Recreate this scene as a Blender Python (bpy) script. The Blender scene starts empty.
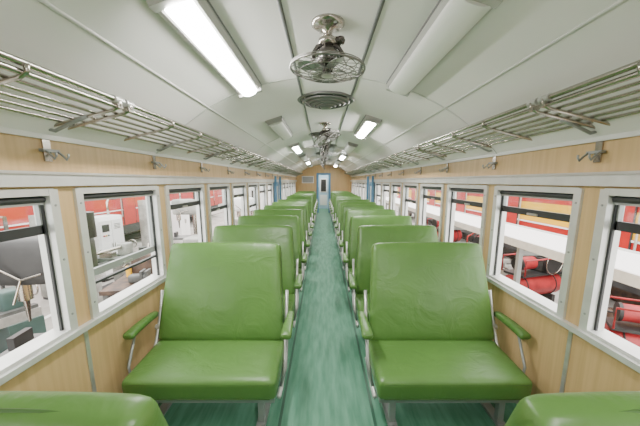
import bpy, bmesh, math, random
from mathutils import Vector, Matrix
random.seed(4)
S=bpy.context.scene
# ------------------------------------------------------------ materials
def mat(name,col,rough=0.5,metal=0.0,var=0.0,scale=(6,6,6),bump=0.0,bscale=40,col2=None,spec=0.5,detail=4,coat=0.0,dist=0.0,bmap=(1,1,1)):
    m=bpy.data.materials.new(name); m.use_nodes=True
    nt=m.node_tree; b=nt.nodes['Principled BSDF']
    b.inputs['Base Color'].default_value=(*col,1)
    b.inputs['Roughness'].default_value=rough
    b.inputs['Metallic'].default_value=metal
    b.inputs['Specular IOR Level'].default_value=spec
    b.inputs['Coat Weight'].default_value=coat
    tc=nt.nodes.new('ShaderNodeTexCoord')
    if var>0 or col2:
        mp=nt.nodes.new('ShaderNodeMapping'); mp.inputs['Scale'].default_value=scale
        n=nt.nodes.new('ShaderNodeTexNoise'); n.inputs['Scale'].default_value=1; n.inputs['Detail'].default_value=detail
        r=nt.nodes.new('ShaderNodeValToRGB')
        c2=col2 if col2 else tuple(c*(1-var) for c in col)
        r.color_ramp.elements[0].position=0.35; r.color_ramp.elements[1].position=0.65
        r.color_ramp.elements[0].color=(*c2,1); r.color_ramp.elements[1].color=(*col,1)
        nt.links.new(tc.outputs['Object'],mp.inputs[0]); nt.links.new(mp.outputs[0],n.inputs[0])
        nt.links.new(n.outputs[0],r.inputs[0]); nt.links.new(r.outputs[0],b.inputs['Base Color'])
    if bump>0:
        mp2=nt.nodes.new('ShaderNodeMapping'); mp2.inputs['Scale'].default_value=bmap
        n2=nt.nodes.new('ShaderNodeTexNoise'); n2.inputs['Scale'].default_value=bscale; n2.inputs['Detail'].default_value=3; n2.inputs['Distortion'].default_value=dist
        bp=nt.nodes.new('ShaderNodeBump'); bp.inputs['Strength'].default_value=bump; bp.inputs['Distance'].default_value=0.02
        nt.links.new(tc.outputs['Object'],mp2.inputs[0]); nt.links.new(mp2.outputs[0],n2.inputs[0]); nt.links.new(n2.outputs[0],bp.inputs['Height'])
        nt.links.new(bp.outputs[0],b.inputs['Normal'])
    return m
def emis(name,col,st):
    m=bpy.data.materials.new(name); m.use_nodes=True
    b=m.node_tree.nodes['Principled BSDF']
    b.inputs['Base Color'].default_value=(.9,.9,.9,1)
    b.inputs['Emission Color'].default_value=(*col,1); b.inputs['Emission Strength'].default_value=st
    return m
VINYL=mat('green_vinyl',(.098,.218,.048),.38,var=.14,scale=(2.5,2.5,2.5),bump=.38,bscale=4.5,dist=1.6,bmap=(1,1.6,1),spec=.5)
PIPE=mat('vinyl_piping',(.05,.12,.025),.45)
FLOOR=mat('floor_linoleum',(.070,.215,.135),.62,col2=(.125,.310,.210),scale=(24,3.0,1),bump=.05,bscale=30,detail=15,spec=.3)
FEDGE=mat('floor_edge_strip',(.035,.11,.07),.5)
WOOD=mat('beige_woodgrain_panel',(.61,.425,.210),.42,col2=(.52,.35,.165),scale=(30,30,1.2),detail=8)
CEIL=mat('ceiling_paint',(.88,.87,.85),.24,var=.03,scale=(2,2,2))
CSEAM=mat('ceiling_seam_cover',(.70,.70,.68),.35)
ALU=mat('aluminium',(.62,.62,.60),.32,metal=.6,var=.15,scale=(20,3,20))
ALUL=mat('aluminium_light',(.68,.69,.67),.36,metal=.3,var=.12,scale=(9,9,9))
STEEL=mat('rack_steel',(.46,.43,.39),.2,metal=1.0)
STRIP=mat('grey_trim',(.17,.175,.175),.45,metal=.2)
GREYP=mat('grey_paint_frame',(.32,.335,.33),.4,metal=.3)
VENTG=mat('vent_metal',(.22,.22,.22),.4,metal=.5)
DARK=mat('dark_rubber',(.03,.032,.034),.5)
FAND=mat('fan_dark_metal',(.13,.12,.115),.25,metal=.85)
FANW=mat('fan_wire',(.26,.25,.24),.3,metal=.9)
FANB=mat('fan_blade',(.42,.42,.41),.35,metal=.5)
FIX=mat('fixture_enamel',(.46,.46,.44),.35)
DIFU=mat('diffuser_off',(.84,.84,.82),.3)
TUBE=emis('tube_on',(1,.975,.93),90)
BLUE=mat('blue_paint',(.10,.25,.42),.35,var=.08)
LBLUE=mat('pale_blue_paint',(.42,.62,.78),.35,var=.05)
WHITE=mat('white_paint',(.8,.8,.8),.4)
CONC=mat('shed_concrete',(.46,.44,.41),.8,col2=(.30,.285,.26),scale=(1.6,1.6,1.6),detail=8)
SHED=mat('shed_wall_panel',(.70,.70,.68),.7,var=.2,scale=(.8,.8,.8))
RED=mat('red_paint',(.42,.015,.012),.35,var=.15)
PINK=mat('faded_red_paint',(.42,.03,.035),.45,var=.4)
ORG=mat('orange_paint',(.60,.09,.03),.35,var=.1)
YEL=mat('yellow_paint',(.74,.42,.02),.35)
MGRY=mat('machine_grey',(.13,.135,.13),.45,var=.5,scale=(5,5,5))
MLGT=mat('machine_pale',(.40,.40,.37),.45,var=.4,scale=(4,4,4))
MDRK=mat('machine_dark',(.03,.03,.03),.5,var=.4,scale=(5,5,5))
MBRN=mat('rusty_iron',(.12,.075,.05),.7,col2=(.05,.035,.03),scale=(7,7,7))
MTEAL=mat('machine_green',(.06,.11,.10),.5,var=.3,scale=(4,4,4))
def glassmat():
    m=bpy.data.materials.new('window_glass'); m.use_nodes=True; nt=m.node_tree
    for n in list(nt.nodes):
        if n.type!='OUTPUT_MATERIAL': nt.nodes.remove(n)
    o=nt.nodes['Material Output']
    t=nt.nodes.new('ShaderNodeBsdfTransparent'); t.inputs[0].default_value=(.93,.95,.95,1)
    g=nt.nodes.new('ShaderNodeBsdfGlossy'); g.inputs['Roughness'].default_value=.05
    x=nt.nodes.new('ShaderNodeMixShader'); x.inputs[0].default_value=.06
    nt.links.new(t.outputs[0],x.inputs[1]); nt.links.new(g.outputs[0],x.inputs[2]); nt.links.new(x.outputs[0],o.inputs[0])
    return m
GLASS=glassmat()
# ------------------------------------------------------------ mesh builder
class MB:
    def __init__(s): s.bm=bmesh.new(); s.mats=[]
    def mi(s,m):
        if m not in s.mats: s.mats.append(m)
        return s.mats.index(m)
    def add(s,verts,faces,m,smooth=False,M=None):
        i=s.mi(m); vs=[s.bm.verts.new((M@Vector(v)) if M else v) for v in verts]
        for f in faces:
            try:
                fc=s.bm.faces.new([vs[k] for k in f]); fc.material_index=i; fc.smooth=smooth
            except ValueError: pass
    def box(s,x0,x1,y0,y1,z0,z1,m,M=None):
        if x0>x1:x0,x1=x1,x0
        if y0>y1:y0,y1=y1,y0
        if z0>z1:z0,z1=z1,z0
        v=[(x0,y0,z0),(x1,y0,z0),(x1,y1,z0),(x0,y1,z0),(x0,y0,z1),(x1,y0,z1),(x1,y1,z1),(x0,y1,z1)]
        s.add(v,[(0,3,2,1),(4,5,6,7),(0,1,5,4),(1,2,6,5),(2,3,7,6),(3,0,4,7)],m,False,M)
    def cyl(s,p0,p1,r,m,seg=12,r2=None,cap=True,M=None):
        p0=Vector(p0);p1=Vector(p1); a=(p1-p0).normalized()
        u=a.orthogonal().normalized(); w=a.cross(u); r2=r if r2 is None else r2
        v=[]
        for p,rr in((p0,r),(p1,r2)):
            for k in range(seg):
                t=2*math.pi*k/seg; v.append(tuple(p+u*rr*math.cos(t)+w*rr*math.sin(t)))
        s.add(v,[(k,(k+1)%seg,seg+(k+1)%seg,seg+k) for k in range(seg)],m,True,M)
        if cap:
            s.add(v[:seg],[tuple(reversed(range(seg)))],m,False,M); s.add(v[seg:],[tuple(range(seg))],m,False,M)
    def path(s,pts,r,m,seg=8,closed=False,M=None):
        pts=[Vector(p) for p in pts]; n=len(pts); v=[]; pu=None
        for i,p in enumerate(pts):
            a=pts[(i+1)%n] if (closed or i<n-1) else p
            b=pts[i-1] if (closed or i>0) else p
            t=(a-b).normalized()
            if pu is None: pu=t.orthogonal().normalized()
            u=(pu-t*pu.dot(t)).normalized(); pu=u; w=t.cross(u)
            for k in range(seg):
                q=2*math.pi*k/seg; v.append(tuple(p+u*r*math.cos(q)+w*r*math.sin(q)))
        f=[]
        for i in range(n if closed else n-1):
            j=(i+1)%n
            for k in range(seg): f.append((i*seg+k,i*seg+(k+1)%seg,j*seg+(k+1)%seg,j*seg+k))
        if not closed: f+= [tuple(reversed(range(seg))),tuple(range((n-1)*seg,n*seg))]
        s.add(v,f,m,True,M)
    def ring(s,c,R,r,m,axis='Z',seg=28,M=None):
        pts=[]
        for k in range(seg):
            t=2*math.pi*k/seg; a,b=R*math.cos(t),R*math.sin(t)
            d={'Z':(a,b,0),'Y':(a,0,b),'X':(0,a,b)}[axis]
            pts.append((c[0]+d[0],c[1]+d[1],c[2]+d[2]))
        s.path(pts,r,m,6,True,M)
    def lathe(s,prof,c,m,seg=24,M=None):
        v=[];n=len(prof)
        for k in range(seg):
            t=2*math.pi*k/seg
            for r,z in prof: v.append((c[0]+r*math.cos(t),c[1]+r*math.sin(t),c[2]+z))
        f=[(k*n+j,((k+1)%seg)*n+j,((k+1)%seg)*n+j+1,k*n+j+1) for k in range(seg) for j in range(n-1)]
        s.add(v,f,m,True,M)
    def rbox(s,size,r,m,fn=None,M=None,cuts=11):
        t=bmesh.new(); bmesh.ops.create_cube(t,size=2)
        bmesh.ops.subdivide_edges(t,edges=t.edges[:],cuts=cuts,use_grid_fill=True)
        h=[q/2 for q in size]; vs=[];idx={}
        for i,v in enumerate(t.verts):
            p=[math.sin(max(-1,min(1,c))*math.pi/2)*hh for c,hh in zip(v.co,h)]
            q=Vector([max(-hh+r,min(hh-r,c)) for c,hh in zip(p,h)])
            d=Vector(p)-q
            if d.length>1e-9:
                d=d.normalized()*r; p=q+d
            p=Vector(p)
            if fn: p=Vector(fn(p))
            vs.append(tuple(p)); idx[v]=i
        fs=[tuple(idx[v] for v in f.verts) for f in t.faces]
        s.add(vs,fs,m,True,M); t.free()
    def mesh(s,name):
        me=bpy.data.meshes.new(name); bmesh.ops.recalc_face_normals(s.bm,faces=s.bm.faces[:])
        s.bm.to_mesh(me); s.bm.free()
        for m in s.mats: me.materials.append(m)
        return me
    def obj(s,name,loc=(0,0,0)):
        o=bpy.data.objects.new(name,s.mesh(name)); o.location=loc; S.collection.objects.link(o); return o
def inst(name,me,loc,rz=0):
    o=bpy.data.objects.new(name,me); o.location=loc; o.rotation_euler=(0,0,rz); S.collection.objects.link(o); return o
# ------------------------------------------------------------ dimensions
W=1.39; P=.95; PC=1.59; Y0=PC-P*5+.02; Y1=15.5
def cz(x,dx=0):
    t=min(1,abs(x)/W); return 1.80+.60*(1-t**2.2)**(1/1.1)
pill=[PC+P*k for k in range(-5,15)]
DOORBAY=12; PW=.075
b=MB(); b.box(-W-.06,W+.06,Y0-.1,Y1+2.4,-.12,0,FLOOR); b.obj('floor')
b=MB()
for s_ in(-1,1): b.box(s_*.31,s_*.33,Y0,Y1,.0,.003,FEDGE)
b.obj('trim_5')
def prof(n=40):
    out=[]
    for i in range(n+1):
        x=W*math.sin(-math.pi/2+math.pi*i/n); out.append((x,cz(x)))
    return out
def ext(b,pr,y0,y1,th,m,smooth=True):
    n=len(pr); nr=[]
    for i,(x,z) in enumerate(pr):
        a=pr[max(0,i-1)];c=pr[min(n-1,i+1)]
        tx,tz=c[0]-a[0],c[1]-a[1]; L=math.hypot(tx,tz); nr.append((-tz/L,tx/L))
    v=[]
    for y in(y0,y1):
        for (x,z) in pr: v.append((x,y,z))
        for (x,z),(nx,nz) in zip(pr,nr): v.append((x+nx*th,y,z+nz*th))
    f=[]
    for i in range(n-1):
        f+=[(i,i+1,2*n+i+1,2*n+i),(n+i,3*n+i,3*n+i+1,n+i+1)]
        f+=[(i,n+i,n+i+1,i+1),(2*n+i,2*n+i+1,3*n+i+1,3*n+i)]
    f+=[(0,2*n,3*n,n),(n-1,2*n-1,4*n-1,3*n-1)]
    b.add(v,f,m,smooth)
b=MB(); ext(b,prof(),Y0-.1,Y1+2.4,.05,CEIL); b.obj('ceiling')
b=MB()
yy=2.50-2.4*2
pr_t=prof(48)
while yy<Y1:
    ext(b,pr_t,yy-.010,yy+.010,-.005,CSEAM); yy+=2.4
b.obj('trim_1')
b=MB()
for xc in(-.225,.235):
    ext(b,[(xc-.009,cz(xc-.009)),(xc,cz(xc)),(xc+.009,cz(xc+.009))],Y0,Y1,-.008,STRIP)
for xc in(-.93,.93):
    ext(b,[(xc-.007,cz(xc-.007)),(xc,cz(xc)),(xc+.007,cz(xc+.007))],Y0,Y1,-.004,CSEAM)
b.obj('trim_2')
# ------------------------------------------------------------ side walls
ZS,ZT=.80,1.55; T=.07
for side,sg in(('left',-1),('right',1)):
    b=MB()
    def bx(x0,x1,*a): b.box(sg*x0,sg*x1,*a)
    ydoor0,ydoor1=pill[DOORBAY]+PW,pill[DOORBAY+1]-PW
    for y0,y1 in((Y0-.1,ydoor0),(ydoor1,Y1)):
        bx(W,W+T,y0,y1,0,ZS,WOOD)
    bx(W,W+T,Y0-.1,Y1,ZT,1.835,WOOD)
    for y in pill: bx(W,W+T,y-PW,y+PW,ZS,ZT,WOOD)
    bx(W,W+T,pill[-1]+PW,Y1,ZS,ZT,WOOD)
    bx(W,W+T,Y1,Y1+2.4,0,1.835,WHITE)
    b.obj('wall_'+side)
    b=MB()
    for y0,y1 in((Y0,ydoor0),(ydoor1,Y1-.002)):
        bx(W-.035,W-.001,y0,y1,ZS-.028,ZS+.002,ALUL)
        bx(W-.012,W-.001,y0,y1,0.0,.10,GREYP)
    bx(W-.03,W-.001,Y0,Y1-.002,1.575,1.64,ALUL)
    bx(W-.04,W-.001,Y0,Y1-.002,1.632,1.645,ALU)
    bx(W-.018,W-.001,Y0,Y1-.002,1.80,1.825,CSEAM)
    for y in pill:
        bx(W-.007,W-.001,y-.013,y+.013,.10,ZS-.03,ALU)
    b.obj('trim_'+('3' if sg<0 else '4'))
    wi=0
    for k in range(len(pill)-1):
        a,c=pill[k]+PW,pill[k+1]-PW
        if k==DOORBAY:
            d=MB()
            def dx(x0,x1,*q): d.box(sg*x0,sg*x1,*q)
            dx(W-.01,W+.05,a+.001,c-.001,.0,ZT-.001,BLUE)
            dx(W-.03,W-.01,a-.03,a+.03,0,ZT,BLUE); dx(W-.03,W-.01,c-.03,c+.03,0,ZT,BLUE)
            dx(W-.03,W-.01,a,c,ZT-.04,ZT+.02,BLUE)
            dx(W-.025,W-.011,a+.15,c-.15,.85,1.45,WHITE); dx(W-.027,W-.024,a+.18,c-.18,.88,1.42,GLASS)
            d.cyl((sg*(W-.05),a+.08,.95),(sg*(W-.05),a+.08,1.15),.012,ALU)
            dx(W-.05,W-.01,a+.07,a+.09,.95,.97,ALU); dx(W-.05,W-.01,a+.07,a+.09,1.13,1.15,ALU)
            dx(W-.10,W-.042,a-.06,a-.02,0,1.74,BLUE); dx(W-.10,W-.042,c+.02,c+.06,0,1.74,BLUE)
            d.obj('door_'+('2' if sg<0 else '3'))
            continue
        wi+=1
        w=MB()
        def wx(x0,x1,*q): w.box(sg*x0,sg*x1,*q)
        f=.03
        wx(W-.016,W+T+.005,a-.02,a+f,ZS,ZT+.01,ALUL); wx(W-.016,W+T+.005,c-f,c+.02,ZS,ZT+.01,ALUL)
        wx(W-.014,W+T+.004,a,c,ZT-.02,ZT+.015,ALUL); wx(W-.014,W+T+.02,a,c,ZS-.01,ZS+.02,ALUL)
        for q in(a+.005,c-.005):
            for z in(.9,1.2,1.48): w.cyl((sg*(W-.016),q,z),(sg*(W-.019),q,z),.006,GREYP,8)
        a2,c2=a+f,c-f
        wx(W+.02,W+.032,a2-.002,a2+.012,ZS+.02,ZT-.02,DARK); wx(W+.02,W+.032,c2-.012,c2+.002,ZS+.02,ZT-.02,DARK)
        w.cyl((sg*(W+.018),a2+.003,ZT-.038),(sg*(W+.018),c2-.003,ZT-.038),.016,DARK)
        wx(W+.014,W+.022,a2+.003,c2-.003,ZT-.065,ZT-.045,GREYP)
        zb=1.36
        if sg<0: zb={6:1.03,8:1.22,10:1.1}.get(wi,1.34)
        if sg>0: zb={9:1.25,12:1.2}.get(wi,1.36)
        wx(W+.028,W+.05,a2,c2,zb,zb+.045,GREYP if zb<1.1 else DARK); wx(W+.028,W+.05,a2,c2,ZT-.05,ZT-.02,GREYP)
        if zb<1.1: wx(W+.028,W+.05,a2,c2,zb-.05,zb-.035,DARK)
        wx(W+.028,W+.05,a2,a2+.022,zb,ZT-.02,GREYP); wx(W+.028,W+.05,c2-.022,c2,zb,ZT-.02,GREYP)
        wx(W+.037,W+.041,a2+.02,c2-.02,zb+.03,ZT-.045,GLASS)
        w.box(sg*(W+.02),sg*(W+.03),(a2+c2)/2-.05,(a2+c2)/2+.05,zb+.005,zb+.02,ALU)
        w.obj('window_%d'%(wi+(0 if sg<0 else 20)))
# ------------------------------------------------------------ end walls
def colwall(b,xa,xb,y0,y1,zb,m,n=10):
    for i in range(n):
        p=xa+(xb-xa)*i/n; q=xa+(xb-xa)*(i+1)/n
        z0,z1=min(cz(p),2.4),min(cz(q),2.4)
        v=[(p,y0,zb),(q,y0,zb),(q,y1,zb),(p,y1,zb),(p,y0,z0),(q,y0,z1),(q,y1,z1),(p,y1,z0)]
        b.add(v,[(0,1,5,4),(2,3,7,6),(0,3,2,1),(4,5,6,7)]+([(0,4,7,3)] if i==0 else [])+([(1,2,6,5)] if i==n-1 else []),m)
b=MB()
colwall(b,-W,-.36,Y1,Y1+.06,0,WOOD,16); colwall(b,.36,W,Y1,Y1+.06,0,WOOD,16); colwall(b,-.36,.36,Y1,Y1+.06,2.0,WOOD,6)
b.obj('wall_far')
b=MB(); colwall(b,-W,W,Y0-.1,Y0-.02,0,WOOD,40); b.obj('wall_near')
b=MB(); colwall(b,-W,W,Y1+2.3,Y1+2.4,0,WHITE,40); b.obj('wall_vestibule')
b=MB()
b.box(-.36,-.25,Y1-.03,Y1+.08,0,2.0,BLUE); b.box(.25,.36,Y1-.03,Y1+.08,0,2.0,BLUE); b.box(-.25,.25,Y1-.03,Y1+.08,1.90,2.0,BLUE)
b.obj('door_1')
b=MB()
b.box(-.34,.34,Y1+2.24,Y1+2.29,0,1.95,LBLUE); b.box(-.2,.2,Y1+2.22,Y1+2.24,.95,1.75,WHITE); b.box(-.15,.15,Y1+2.21,Y1+2.22,1.0,1.7,MDRK)
b.box(-.2,.2,Y1+2.22,Y1+2.24,.2,.8,WHITE)
b.cyl((.26,Y1+2.2,.9),(.26,Y1+2.2,1.1),.012,ALU); b.box(.25,.27,Y1+2.2,Y1+2.24,.9,.92,ALU)
b.obj('door_4')
b=MB()
b.box(-1.1,-.5,Y1-.03,Y1-.001,1.5,1.85,WHITE); b.box(-1.07,-.53,Y1-.035,Y1-.03,1.53,1.82,GREYP); b.obj('notice_board')
# ------------------------------------------------------------ seats
def seatmesh(rec=19):
    b=MB(); w=.96
    def crown(p):
        u=1-(p.x/(w/2))**2; v=1-(p.y/.25)**2
        z=p.z+(.016*max(0,u)*max(0,v) if p.z>0 else 0)
        if p.z<0: z=p.z+.02*(p.y+.25)
        return (p.x,p.y,z)
    M=Matrix.Translation((0,.205,.335))@Matrix.Rotation(math.radians(3.5),4,'X')
    b.rbox((w,.50,.150),.040,VINYL,crown,M,13)
    for z,yy_ in((-.052,-.2465),(.048,-.2445)):
        b.path([(x,yy_,z) for x in(-.44,-.2,0,.2,.44)],.004,PIPE,6,M=M)
    def bk(p):
        t=(p.z+.36)/.72
        k=1-.09*t
        y=p.y
        if p.y<0: y=p.y-.014*max(0,1-(p.x/.48)**2)*max(0,1-((t-.45)/.6)**2)
        y+= .05*(t-.5)**2
        z=p.z-.012*(p.x/.48)**4*(1 if p.z>0 else 0)
        return (p.x*k,y,z)
    M=Matrix.Translation((0,.53,.765))@Matrix.Rotation(math.radians(-rec),4,'X')
    b.rbox((.95,.095,.755),.036,VINYL,bk,M,13)
    rim=[]
    for x,z in [(-.468,-.30),(-.468,0),(-.468,.31),(-.455,.345),(-.43,.370),(-.2,.3775),(0,.378),(.2,.3775),(.43,.370),(.455,.345),(.468,.31),(.468,0),(.468,-.30)]:
        rim.append(bk(Vector((x*1.012,.012,z))))
    b.path(rim,.0045,PIPE,6,M=M)
    for sx in(-1,1):
        x=sx*.487
        pts=[(x,.03,.23),(x,.14,.22),(x,.28,.27),(x,.40,.41),(x,.48,.57),(x,.55,.76)]
        b.path(pts,.013,ALU,8)
        b.path([(x,.0,.255),(x,.20,.245),(x,.42,.26)],.011,ALU,8)
        b.box(x-.006,x+.006,.08,.32,.19,.25,GREYP)
        b.cyl((x-.02,.45,.50),(x+.02,.45,.50),.022,ALU)
        xa=sx*.523
        b.path([(x,.50,.60),(xa,.47,.575),(xa,.40,.57),(xa,.20,.565)],.011,GREYP,8)
        b.path([(x,.10,.25),(xa,.12,.38),(xa,.22,.56)],.009,GREYP,8)
        def arm(p,xa=xa):
            return (p.x*(1+.2*(-p.y/.17)),p.y,p.z+.01*(1-(p.y/.18)**2))
        b.rbox((.064,.36,.048),.022,VINYL,arm,Matrix.Translation((xa,.32,.585))@Matrix.Rotation(math.radians(1),4,'X'),7)
    b.box(-.46,.46,.01,.05,.205,.255,GREYP); b.box(-.46,.46,.38,.415,.205,.255,GREYP)
    for x in(-.36,0,.36): b.box(x-.015,x+.015,.05,.38,.215,.245,GREYP)
    for x in(-.36,.36):
        b.box(x-.02,x+.02,.06,.10,.02,.21,GREYP); b.box(x-.02,x+.02,.33,.37,.02,.21,GREYP)
        b.box(x-.03,x+.03,.03,.40,0,.02,GREYP)
        b.box(x-.012,x+.012,.10,.33,.11,.135,GREYP)
    b.box(-.36,.36,.205,.225,.11,.135,GREYP)
    return b.mesh('train_seat')
SM=seatmesh(); SMB=seatmesh(15)
for k in range(14):
    y=1.69+.95*k
    if y+.75>Y1-.2: continue
    if 7.7<y+.3<9.1: continue
    inst('train_seat',SM,(-.80,y,0)); inst('train_seat',SM,(.79,y,0))
for y in(1.185,.15,-.90):
    for x in(-.825,.83):
        o=inst('train_seat',SMB,(x,y,0),math.pi); o.scale=(1,1,1.02)
# ------------------------------------------------------------ luggage racks
def rackmesh():
    b=MB(); L=1.86
    n=7
    for i in range(n):
        t=i/(n-1); x=-.03-.33*t; z=.0+.08*t
        r=.0115 if i in(0,n-1) else .008
        b.cyl((x,0,z),(x,L,z),r,STEEL,8)
    b.cyl((-.372,0,.108),(-.372,L,.108),.0125,STEEL,8)
    for y in(.02,.48,.94,1.40,L-.02):
        b.path([(-.002,y,-.012),(-.03,y,-.012),(-.20,y,.03),(-.35,y,.065),(-.378,y,.08),(-.384,y,.108)],.009,STEEL,8)
    for y in(.02,L-.02):
        b.box(-.385,-.355,y-.018,y+.018,.07,.12,STEEL)
        b.cyl((-.372,y-.03,.108),(-.372,y+.03,.108),.018,ALU,10)
    for y in(.03,.98):
        b.box(-.008,0,y-.02,y+.02,-.18,.02,STEEL)
        b.path([(-.004,y,-.02),(-.06,y,-.035),(-.14,y,.0),(-.22,y,.03)],.009,GREYP,8)
        b.box(-.03,-.006,y-.045,y+.045,-.135,-.122,GREYP)
        for q in(-.035,.035):
            b.path([(-.02,y+q,-.125),(-.05,y+q,-.15),(-.068,y+q,-.17),(-.078,y+q,-.155),(-.078,y+q,-.14)],.0055,GREYP,6)
    return b.mesh('luggage_rack')
RM=rackmesh()
y=PC-.03-1.9*2
while y+1.86<Y1:
    inst('luggage_rack',RM,(W-.001,y,1.875))
    inst('luggage_rack',RM,(-W+.001,y+1.89,1.875),math.pi)
    y+=1.9
# ------------------------------------------------------------ light fixtures
def fixture(lit,L=1.25):
    b=MB()
    pr=[(-.10,0),(-.095,-.03),(-.07,-.045),(.07,-.045),(.095,-.03),(.10,0)]
    n=len(pr); v=[(x,0,z) for x,z in pr]+[(x,L,z) for x,z in pr]
    b.add(v,[(i,i+1,n+i+1,n+i) for i in range(n-1)]+[tuple(range(n)),tuple(range(n,2*n)),(0,n-1,2*n-1,n)],FIX)
    m=TUBE if lit else DIFU; wd=.056 if lit else .078
    q=[(wd*math.cos(math.pi+math.pi*i/12),-.045+.028*math.sin(math.pi+math.pi*i/12)) for i in range(13)]
    n=len(q); v=[(x,.04,z) for x,z in q]+[(x,L-.04,z) for x,z in q]
    b.add(v,[(i,i+1,n+i+1,n+i) for i in range(n-1)],m,True)
    b.add(v,[tuple(range(n)),tuple(range(n,2*n))],m)
    for y0,y1 in((.0,.045),(L-.045,L)):
        b.box(-.088,.088,y0,y1,-.060,-.02,FIX)
    b.box(-.10,-.092,.0,L,-.02,.0,STRIP); b.box(.092,.10,.0,L,-.02,0,STRIP)
    return b.mesh('fluorescent_fixture')
FL,FO=fixture(True),fixture(False)
for k in range(-2,6):
    for sg in(-1,1):
        lit=((k%2==0)==(sg<0))
        x=.60 if sg<0 else .555; y=1.22+2.4*k
        if y<Y0+.05: continue
        sl=math.atan2(cz(x+.05)-cz(x-.05),.1)
        o=inst('added_vestibule_light',FL if lit else FO,(sg*x,y,cz(x)-.004)); o.rotation_euler=(0,-sl*sg,0)
o=inst('added_vestibule_light',FL,(0,Y1+.7,cz(0)-.004))  # extra lit fixture, added only to brighten the vestibule behind the far door
# ------------------------------------------------------------ fans and vents
def fan(name,loc,tilt,yaw):
    b=MB()
    b.lathe([(0,0),(.085,0),(.085,-.012),(.07,-.022),(.03,-.03),(.022,-.06),(.022,-.075),(0,-.075)],(0,0,0),STEEL)
    for k in range(4):
        t=k*math.pi/2+.6; b.cyl((.065*math.cos(t),.065*math.sin(t),-.01),(.065*math.cos(t),.065*math.sin(t),-.026),.008,ALU,8)
    b.lathe([(0,-.065),(.03,-.068),(.048,-.08),(.048,-.10),(.03,-.112),(0,-.115)],(0,0,0),STEEL)
    b.cyl((0,0,-.09),(.06,.0,-.085),.02,FAND); b.lathe([(0,.02),(.02,.015),(.026,0),(.02,-.015),(0,-.02)],(.065,0,-.085),FAND)
    b.path([(.0,0,-.10),(-.055,0,-.115),(-.078,0,-.15),(-.07,0,-.175)],.012,FAND)
    b.path([(.0,0,-.10),(.055,0,-.115),(.078,0,-.15),(.07,0,-.175)],.012,FAND)
    H=Matrix.Translation((0,0,-.165))@Matrix.Rotation(yaw,4,'Z')@Matrix.Rotation(tilt,4,'Y')
    b.lathe([(0,.055),(.03,.05),(.052,.03),(.058,0),(.055,-.03),(.04,-.042),(0,-.045)],(0,0,0),FAND,M=H)
    b.ring((0,0,.005),.059,.005,ALU,M=H)
    b.cyl((0,0,-.04),(0,0,-.065),.01,ALU,M=H)
    zc=-.058; R=.195
    b.ring((0,0,zc),R,.005,FANW,M=H); b.ring((0,0,zc+.010),R,.0025,FANW,M=H)
    for r,dz in((.05,.030),(.10,.027),(.15,.020)):
        b.ring((0,0,zc-dz),r,.0022,FANW,M=H)
    for r,dz in((.10,.022),(.15,.018)):
        b.ring((0,0,zc+dz),r,.0022,FANW,M=H)
    for k in range(18):
        t=2*math.pi*k/18; c,s_=math.cos(t),math.sin(t)
        b.path([(r*c,r*s_,zc-dz) for r,dz in((.03,.030),(.10,.028),(.155,.019),(.182,.010),(R,0))],.0018,FANW,5,M=H)
        b.path([(r*c,r*s_,zc+dz) for r,dz in((.052,.034),(.10,.023),(.155,.017),(.182,.009),(R,0))],.0018,FANW,5,M=H)
    b.lathe([(0,-.037),(.03,-.036),(.034,-.030),(0,-.028)],(0,0,zc),FIX,M=H)
    b.lathe([(0,-.018),(.025,-.016),(.03,.012),(0,.014)],(0,0,zc),FAND,M=H)
    for k in range(4):
        R4=H@Matrix.Translation((0,0,zc))@Matrix.Rotation(k*math.pi/2,4,'Z')@Matrix.Rotation(.25,4,'X')
        v=[(.02,-.015,0),(.07,-.035,0),(.13,-.04,0),(.16,-.025,0),(.165,.015,0),(.13,.035,0),(.07,.03,0),(.02,.015,0)]
        v2=[(x,y,z+.002) for x,y,z in v]
        b.add(v+v2,[tuple(range(8)),tuple(range(8,16))]+[(i,(i+1)%8,8+(i+1)%8,8+i) for i in range(8)],FANB,M=R4)
    return b.obj(name,loc)
zc0=cz(0)
fan('ceiling_fan',(-.005,1.70,zc0),.03,.4)
for y,t,yw in((4.4,.5,2.6),(6.0,1.2,math.pi),(7.4,1.2,0),(9.6,1.0,math.pi),(12.0,1.0,0)):
    fan('ceiling_fan',(0,y,zc0),t,yw)
b=MB()
VR=.28
b.lathe([(0,-.004),(VR-.02,-.004)],(0,0,0),DARK,40)
b.lathe([(VR,0),(VR+.005,-.012),(VR-.01,-.022),(VR-.03,-.018),(VR-.035,-.004)],(0,0,0),VENTG,40)
for i,r in enumerate((.225,.18,.135,.09)):
    z=-.036-.012*i
    b.lathe([(r+.012,z+.014),(r+.016,z+.010),(r-.010,z-.008),(r-.014,z-.003),(r+.012,z+.014)],(0,0,0),VENTG,40)
b.lathe([(0,-.092),(.04,-.088),(.06,-.076),(.06,-.066),(0,-.066)],(0,0,0),VENTG,28)
b.cyl((0,0,-.004),(0,0,-.07),.03,DARK)
for k in range(4):
    t=k*math.pi/2+.3; b.path([(.05*math.cos(t),.05*math.sin(t),-.066),((VR-.03)*math.cos(t),(VR-.03)*math.sin(t),-.012)],.005,GREYP)
VM=b.mesh('ceiling_vent')
for y in(3.15,5.4,7.0,8.9,11.2,-.9): inst('ceiling_vent',VM,(0,y,zc0-.004))
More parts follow.
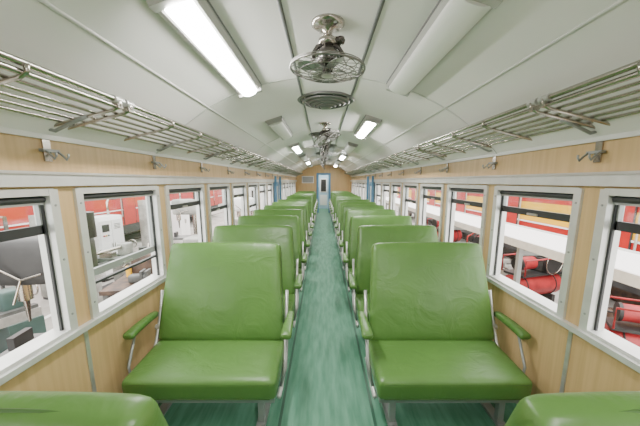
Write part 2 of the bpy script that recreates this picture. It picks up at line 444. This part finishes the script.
# ------------------------------------------------------------ outside : workshop
G=-1.1
b=MB(); b.box(-14,14,-8,30,G-.1,G,CONC)
for x in(2.2,3.3,5.0,-2.0,-5.6):
    b.box(x-.05,x+.05,-7,28,G,G+.004,WHITE)
for y in range(0,28,3): b.box(1.9,5.0,y+.1,y+.18,G,G+.003,YEL)
b.obj('ground')
for nm,x in(('wall_shed_left',-13),('wall_shed_right',13)):
    b=MB(); s_=1 if x>0 else -1
    b.box(x,x+s_*.2,-8,30,G,4.5,SHED)
    for y in range(-7,30,4):
        b.box(x-s_*.25,x,y-.12,y+.12,G,4.5,MGRY)
        b.box(x-s_*.03,x,y+.7,y+3.2,1.0,3.2,GREYP)
        b.box(x-s_*.04,x-s_*.03,y+.8,y+3.1,1.1,3.1,WHITE)
    b.obj(nm)
b=MB(); b.box(-14,14,29.8,30,G,4.5,SHED); b.obj('wall_shed_far')
b=MB(); b.box(-1.3,1.3,Y0,Y1+2,-.45,-.13,MDRK)
for y in(0,12.5):
    for dy in(-1,1):
        b.cyl((-.62,y+dy,-.655),(-.5,y+dy,-.655),.42,MBRN,24); b.cyl((.5,y+dy,-.655),(.62,y+dy,-.655),.42,MBRN,24); b.cyl((-.6,y+dy,-.655),(.6,y+dy,-.655),.07,MBRN)
    b.box(-.75,-.64,y-1.5,y+1.5,-.85,-.45,MDRK); b.box(.64,.75,y-1.5,y+1.5,-.85,-.45,MDRK)
b.obj('carriage_underframe')
def railcar(name,x,y0,y1,low,band,top,zl=.55,zu=1.0,z0=-.15):
    b=MB(); h=1.35
    prf=[(-h,z0),(-h,zl),(-h,zu),(-h,2.2),(-h+.25,2.6),(-.6,2.85),(.6,2.85),(h-.25,2.6),(h,2.2),(h,zu),(h,zl),(h,z0)]
    mats_=[low,band,top,top,top,top,top,top,top,band,low]
    n=len(prf)
    for i in range(n-1):
        (xa,za),(xb,zb)=prf[i],prf[i+1]
        b.add([(x+xa,y0,za),(x+xb,y0,zb),(x+xb,y1,zb),(x+xa,y1,za)],[(0,1,2,3)],mats_[i])
    for y in(y0,y1): b.add([(x+p,y,z) for p,z in prf],[tuple(range(n))],low)
    b.add([(x-h,y0,z0),(x+h,y0,z0),(x+h,y1,z0),(x-h,y1,z0)],[(0,1,2,3)],MDRK)
    y=y0+.6
    while y+1.0<y1:
        for s_ in(-1,1):
            b.box(x+s_*h,x+s_*(h+.02),y,y+.9,1.30,2.0,ALU); b.box(x+s_*(h+.02),x+s_*(h+.025),y+.06,y+.84,1.36,1.94,DARK)
        y+=1.4
    for s_ in(-1,1):
        b.box(x+s_*h,x+s_*(h+.015),y0,y1,zl-.05,zl-.01,WHITE)
        b.box(x+s_*(h-.2),x+s_*h,y0+1,y1-1,-.5,z0,MDRK)
        yy=y0+2.2
        while yy<y1-1:
            b.box(x+s_*h,x+s_*(h+.02),yy,yy+.03,z0,2.1,DARK); b.box(x+s_*h,x+s_*(h+.02),yy+.8,yy+.83,z0,2.1,DARK)
            b.box(x+s_*h,x+s_*(h+.018),yy+.03,yy+.8,z0+.1,1.2,low)
            b.cyl((x+s_*(h+.05),yy-.12,.2),(x+s_*(h+.05),yy-.12,1.2),.02,ALU,8); yy+=3.4
    for y in(y0+1.2,y0+2.8,y1-2.8,y1-1.2):
        for s_ in(-.65,.55): b.cyl((x+s_,y,-.655),(x+s_+.1,y,-.655),.42,MBRN,20)
        b.cyl((x-.6,y,-.655),(x+.6,y,-.655),.08,MBRN)
    b.obj(name)
railcar('railcar',-9.4,6.4,24,RED,RED,ORG,.5,1.0)
railcar('railcar',7.2,3.4,24,RED,YEL,RED,.50,1.02,.20)
b=MB()
for xc in(7.2,-9.4,0):
    for s_ in(-.53,.53): b.box(xc+s_-.03,xc+s_+.03,-7,28,G,G+.022,MBRN)
b.obj('rail_track')
b=MB()
b.box(2.75,3.6,1.2,16,.70,.77,WHITE); b.box(2.71,2.75,1.2,16,.68,.79,ALUL); b.box(3.6,3.64,1.2,16,.68,.79,ALUL)
for i in range(7):
    y=1.9+i*2.3
    for x in(2.8,3.55): b.box(x-.03,x+.03,y-.03,y+.03,G,.70,GREYP)
    b.box(2.8,3.55,y-.02,y+.02,.55,.62,GREYP)
b.box(2.78,2.82,1.9,15.7,-.2,-.15,GREYP)
b.obj('work_platform')
def lathe_machine(name,x,y,rz,body):
    b=MB()
    b.box(-.9,.9,-.22,.22,.75,.88,ALU); b.box(-.88,.88,-.2,-.1,.88,.93,MGRY); b.box(-.88,.88,.1,.2,.88,.93,MGRY)
    b.box(-.95,-.45,-.28,.28,0,.75,body); b.box(.5,.9,-.25,.25,0,.75,body); b.box(-.45,.5,-.3,.3,.18,.24,MDRK)
    b.rbox((.5,.5,.5),.05,body,None,Matrix.Translation((-.7,0,1.13)),5)
    b.cyl((-.45,0,1.12),(-.33,0,1.12),.15,STEEL,20)
    for k in range(3):
        t=k*2.094; b.box(-.33,-.28,-.03,.03,.04,.12,MDRK,Matrix.Translation((0,0,1.12))@Matrix.Rotation(t,4,'X'))
    b.cyl((-.28,0,1.12),(.45,0,1.12),.04,STEEL)
    b.rbox((.28,.24,.3),.04,body,None,Matrix.Translation((.68,0,1.05)),5); b.cyl((.45,0,1.12),(.9,0,1.12),.04,STEEL)
    b.box(-.05,.2,-.34,.3,.90,.98,MGRY); b.box(0,.15,-.2,.1,.98,1.1,STEEL)
    b.ring((.08,-.38,.86),.09,.012,STEEL,'Y'); b.ring((.95,0,1.12),.10,.012,STEEL,'X')
    for k in range(4):
        t=k*math.pi/2; b.cyl((.08,-.38,.86),(.08+.09*math.cos(t),-.38,.86+.09*math.sin(t)),.007,STEEL,6)
    b.cyl((-.6,-.3,1.2),(-.5,-.42,1.3),.012,STEEL); b.cyl((-.8,-.3,1.2),(-.8,-.4,1.32),.012,RED)
    o=b.obj(name,(x,y,G)); o.rotation_euler=(0,0,rz)
def drill_press(name,x,y,rz,body):
    b=MB()
    b.box(-.35,.35,-.3,.45,0,.12,MDRK); b.cyl((0,.25,.12),(0,.25,1.95),.08,STEEL,16)
    b.rbox((.36,.75,.45),.08,body,None,Matrix.Translation((0,.02,1.95)),6)
    b.cyl((0,-.22,1.75),(0,-.22,1.55),.06,STEEL); b.cyl((0,-.22,1.55),(0,-.22,1.32),.03,STEEL,r2=.012)
    b.box(-.26,.26,-.42,.1,1.0,1.06,MGRY); b.cyl((0,.25,.93),(0,.25,1.13),.12,body)
    b.box(-.06,.06,-.1,.2,.94,1.0,body)
    for k in range(3):
        t=k*2.09+.3; b.cyl((.19,-.1,1.8),(.24,-.1+.22*math.cos(t),1.8+.22*math.sin(t)),.01,STEEL,6)
    b.cyl((0,.35,2.15),(0,.35,2.4),.12,MDRK); b.box(-.12,.12,-.36,-.30,1.0+.07,1.2,MDRK)
    o=b.obj(name,(x,y,G)); o.rotation_euler=(0,0,rz)
def cabinet(name,x,y,rz,m,h=1.9):
    b=MB()
    b.rbox((.8,.5,h),.02,m,None,Matrix.Translation((0,0,h/2+.06)),3); b.box(-.38,.38,-.23,.23,0,.07,MDRK)
    b.box(-.36,-.01,-.265,-.25,.15,h-.05,m); b.box(.01,.36,-.265,-.25,.15,h-.05,m)
    b.cyl((-.04,-.28,h*.5),(-.04,-.28,h*.6),.01,STEEL,6); b.cyl((.04,-.28,h*.5),(.04,-.28,h*.6),.01,STEEL,6)
    for i in range(4): b.box(.08,.28,-.27,-.262,h-.3+.04*i,h-.285+.04*i,MDRK)
    b.box(-.3,-.08,-.272,-.262,h-.35,h-.15,MDRK)
    for i in range(3): b.cyl((-.27+.07*i,-.262,h-.45),(-.27+.07*i,-.285,h-.45),.02,(RED,YEL,MTEAL)[i],10)
    b.path([(.2,0,h+.05),(.2,0,h+.4),(.35,.1,h+.5),(.6,.1,h+.5)],.03,STEEL)
    o=b.obj(name,(x,y,G)); o.rotation_euler=(0,0,rz)
lathe_machine('metal_lathe',-3.0,7.8,math.radians(85),MLGT)
lathe_machine('metal_lathe',-4.7,3.4,math.radians(70),MTEAL)
lathe_machine('metal_lathe',-5.0,6.6,math.radians(85),MLGT)
lathe_machine('metal_lathe',-3.0,11.5,math.radians(88),MLGT)
drill_press('drill_press',-2.75,2.85,math.radians(-80),MDRK)
drill_press('drill_press',-3.9,1.9,math.radians(-70),MDRK)
drill_press('drill_press',-4.1,8.9,math.radians(-80),MLGT)
drill_press('drill_press',-2.6,9.9,math.radians(-90),WHITE)
cabinet('control_cabinet',-6.2,6.9,math.radians(75),MLGT); cabinet('control_cabinet',-6.1,8.2,math.radians(80),WHITE,1.7)
cabinet('control_cabinet',-6.0,10.5,math.radians(85),MLGT,2.0)
cabinet('control_cabinet',-5.4,1.4,math.radians(80),MDRK,2.1); cabinet('control_cabinet',-6.3,13,math.radians(85),WHITE,1.8)
def wheelset(name,x,y,z,rz,m=MBRN):
    b=MB()
    b.cyl((-.7,0,0),(.7,0,0),.07,STEEL,14)
    for s_ in(-1,1):
        b.cyl((s_*.5,0,0),(s_*.6,0,0),.42,m,28); b.cyl((s_*.48,0,0),(s_*.5,0,0),.46,m,28); b.cyl((s_*.6,0,0),(s_*.64,0,0),.13,m,16); b.ring((s_*.605,0,0),.36,.02,STEEL,'X')
    b.cyl((-.1,0,0),(.05,0,0),.28,MGRY,20)
    for k in range(20):
        t=k*math.pi/10; b.box(-.1,.05,-.02,.02,.27,.31,MGRY,Matrix.Rotation(t,4,'X'))
    o=b.obj(name,(x,y,z)); o.rotation_euler=(0,0,rz)
wheelset('train_wheelset',-2.45,4.15,G+.46,.5); wheelset('train_wheelset',-1.95,9.0,G+.46,1.4)
def bench(name,x,y,rz):
    b=MB()
    b.box(-.9,.9,-.35,.35,.85,.92,MBRN)
    for px in(-.82,.82):
        for py in(-.28,.28): b.box(px-.04,px+.04,py-.04,py+.04,0,.85,MGRY)
    b.box(-.85,.85,-.3,.3,.25,.29,MGRY)
    b.rbox((.16,.3,.14),.03,MGRY,None,Matrix.Translation((-.5,-.1,1.0)),4); b.box(-.6,-.4,-.28,-.24,1.0,1.14,MGRY); b.box(-.6,-.4,-.2,-.16,1.0,1.14,MGRY)
    b.cyl((-.5,-.4,1.04),(-.5,-.2,1.04),.018,STEEL); b.cyl((-.6,-.39,1.04),(-.4,-.39,1.04),.01,STEEL)
    b.rbox((.45,.4,.4),.06,MBRN,None,Matrix.Translation((.15,0,1.13)),4); b.cyl((.15,-.2,1.17),(.15,-.27,1.17),.2,MGRY,24)
    for k in range(16):
        b.box(-.02,.02,-.27,-.2,.19,.235,MGRY,Matrix.Translation((.15,0,1.17))@Matrix.Rotation(k*math.pi/8,4,'Y'))
    b.cyl((.15,-.3,1.17),(.15,.3,1.17),.035,STEEL); b.cyl((.05,0,1.3),(.05,0,1.45),.07,MDRK)
    b.path([(.3,0,1.3),(.35,0,1.45),(.55,.05,1.4),(.6,.05,.95)],.02,STEEL)
    b.cyl((.70,.1,.92),(.70,.1,1.1),.06,RED); b.cyl((-.1,.22,.92),(-.1,.22,1.12),.05,YEL)
    b.rbox((.3,.25,.2),.03,MDRK,None,Matrix.Translation((0,0,.39)),3); b.rbox((.4,.3,.3),.03,RED,None,Matrix.Translation((.5,0,.44)),3)
    o=b.obj(name,(x,y,G)); o.rotation_euler=(0,0,rz)
bench('workbench',-3.5,5.6,math.radians(-80)+math.pi); bench('workbench',-2.15,1.1,math.radians(80))
def compressor(name,x,y,rz,m,sc=1):
    b=MB()
    b.cyl((-.5,0,.5),(.5,0,.5),.22,m,24); b.lathe([(0,.08),(.13,.05),(.22,0)],(0,0,0),m,24,Matrix.Translation((.5,0,.5))@Matrix.Rotation(math.pi/2,4,'Y'))
    b.lathe([(0,.08),(.13,.05),(.22,0)],(0,0,0),m,24,Matrix.Translation((-.5,0,.5))@Matrix.Rotation(-math.pi/2,4,'Y'))
    for x_ in(-.35,.35):
        b.box(x_-.04,x_+.04,-.2,.2,0,.3,MDRK); b.ring((x_,0,.5),.222,.012,MDRK,'X')
    b.box(-.5,.5,-.2,.2,.72,.76,MDRK)
    b.rbox((.30,.28,.30),.03,MGRY,None,Matrix.Translation((.2,0,.91)),4)
    for i in range(4): b.box(.03,.37,-.16,.16,.98+.05*i,.99+.05*i,MGRY)
    b.cyl((.2,0,1.05),(.2,0,1.3),.09,m,16); b.cyl((.2,0,1.3),(.2,0,1.36),.12,MDRK,16)
    b.cyl((-.38,0,.93),(-.05,0,.93),.12,m,20); b.cyl((-.42,0,.93),(-.38,0,.93),.13,MDRK,20)
    b.cyl((.2,-.19,.95),(.2,-.23,.95),.22,MDRK,24); b.ring((.2,-.24,.95),.2,.012,STEEL,'Y')
    b.path([(.2,.1,1.2),(.4,.12,1.2),(.5,.1,.9),(.45,0,.70)],.018,STEEL)
    b.path([(-.5,-.24,.76),(-.5,-.24,1.05),(.5,-.24,1.05),(.5,-.24,.76)],.015,m)
    b.path([(-.5,.24,.76),(-.5,.24,1.05),(.5,.24,1.05),(.5,.24,.76)],.015,m)
    o=b.obj(name,(x,y,G)); o.rotation_euler=(0,0,rz); o.scale=(sc,)*3
compressor('air_compressor',4.4,6.1,.3,PINK,1.1); compressor('air_compressor',4.6,8.6,.9,RED,1.1); compressor('air_compressor',4.4,3.7,-.5,PINK,1.0)
compressor('air_compressor',4.7,11.5,.3,PINK,1.2)
def pile(name,x,y,n,rx,ry,z=G,seed=1):
    r=random.Random(seed); b=MB(); ms=[MGRY,MLGT,MBRN,RED,MDRK,WHITE,MTEAL,YEL,MBRN,MLGT]
    nx=max(1,int(n**.5)); cw=2*rx/nx; ch=2*ry/nx
    for i in range(nx):
        for j in range(nx):
            px=-rx+cw*(i+.5); py=-ry+ch*(j+.5); m=r.choice(ms); h=r.uniform(.2,.75); q=r.random()
            w=min(cw,ch)*.42
            if q<.45:
                b.rbox((2*w,2*w*r.uniform(.6,.95),h),.02,m,None,Matrix.Translation((px,py,h/2)),2)
                b.box(px-w*1.0,px+w*1.0,py-w*.1,py+w*.1,h,h+.02,MDRK)
            elif q<.75:
                b.cyl((px,py,0),(px,py,h),w*.8,m,18); b.ring((px,py,h*.5),w*.81,.012,MDRK); b.ring((px,py,h),w*.78,.014,MDRK); b.cyl((px+w*.3,py,h),(px+w*.3,py,h+.03),.03,STEEL)
            else:
                for k in range(4): b.cyl((px-w,py-w*.6+k*w*.4,.06+.0*k),(px+w,py-w*.6+k*w*.4,.06),.05,m,10)
                b.cyl((px,py-w*.4,.13),(px,py+w*.4,.22),.06,MBRN); b.ring((px,py,.28),w*.5,.03,MGRY,'Y',20)
    b.obj(name,(x,y,z))
pile('spare_parts_pile',4.35,4.95,9,.5,.45,G,3)
pile('spare_parts_pile',2.2,3.6,9,.3,.9,G,5)
pile('spare_parts_pile',2.2,6.4,9,.3,1.1,G,8)
pile('spare_parts_pile',4.4,7.35,9,.5,.4,G,9)
pile('spare_parts_pile',3.2,3.2,9,.3,.9,G,21)
pile('spare_parts_pile',3.2,5.4,9,.3,.9,G,22)
pile('spare_parts_pile',-4.2,5.0+5.6,9,.5,.6,G,11)
pile('spare_parts_pile',-3.7,3.9,4,.4,.35,G,12)
pile('spare_parts_pile',-2.0,6.4,9,.3,1.0,G,14)
def shelf(name,x,y,rz,seed):
    r=random.Random(seed); b=MB()
    for px in(-.9,.9):
        for py in(-.22,.22): b.box(px-.025,px+.025,py-.025,py+.025,0,2.0,MGRY)
    for z in(.2,.65,1.1,1.55,1.97):
        b.box(-.9,.9,-.22,.22,z,z+.03,MLGT)
        if z<1.9:
            px=-.8
            while px<.7:
                w=r.uniform(.12,.3); h=r.uniform(.12,.36); m=r.choice([RED,MBRN,MGRY,WHITE,MTEAL,MDRK,YEL,MLGT])
                if r.random()<.6: b.box(px,px+w,-.18,.15,z+.03,z+.03+h,m)
                else: b.cyl((px+w/2,-.02,z+.03),(px+w/2,-.02,z+.03+h),w/2,m,14)
                px+=w+.04
    b.path([(-.9,.22,.2),(.9,.22,1.97)],.01,MGRY,6)
    o=b.obj(name,(x,y,G)); o.rotation_euler=(0,0,rz)
shelf('storage_shelf',-6.9,5.2,math.radians(75),3); shelf('storage_shelf',-6.0,3.0,math.radians(65),4)
# ------------------------------------------------------------ world + camera
w=bpy.data.worlds.new('World'); S.world=w; w.use_nodes=True
bg=w.node_tree.nodes['Background']; bg.inputs[0].default_value=(1,.98,.94,1); bg.inputs[1].default_value=7.0
cam=bpy.data.cameras.new('Camera'); co=bpy.data.objects.new('Camera',cam); S.collection.objects.link(co)
cam.sensor_width=36; cam.lens=300/640*36; cam.clip_start=.02
co.location=(-.03,0,1.6); co.rotation_euler=(math.radians(80),0,0)
cam.shift_x=-3/640; cam.shift_y=21/640
S.camera=co
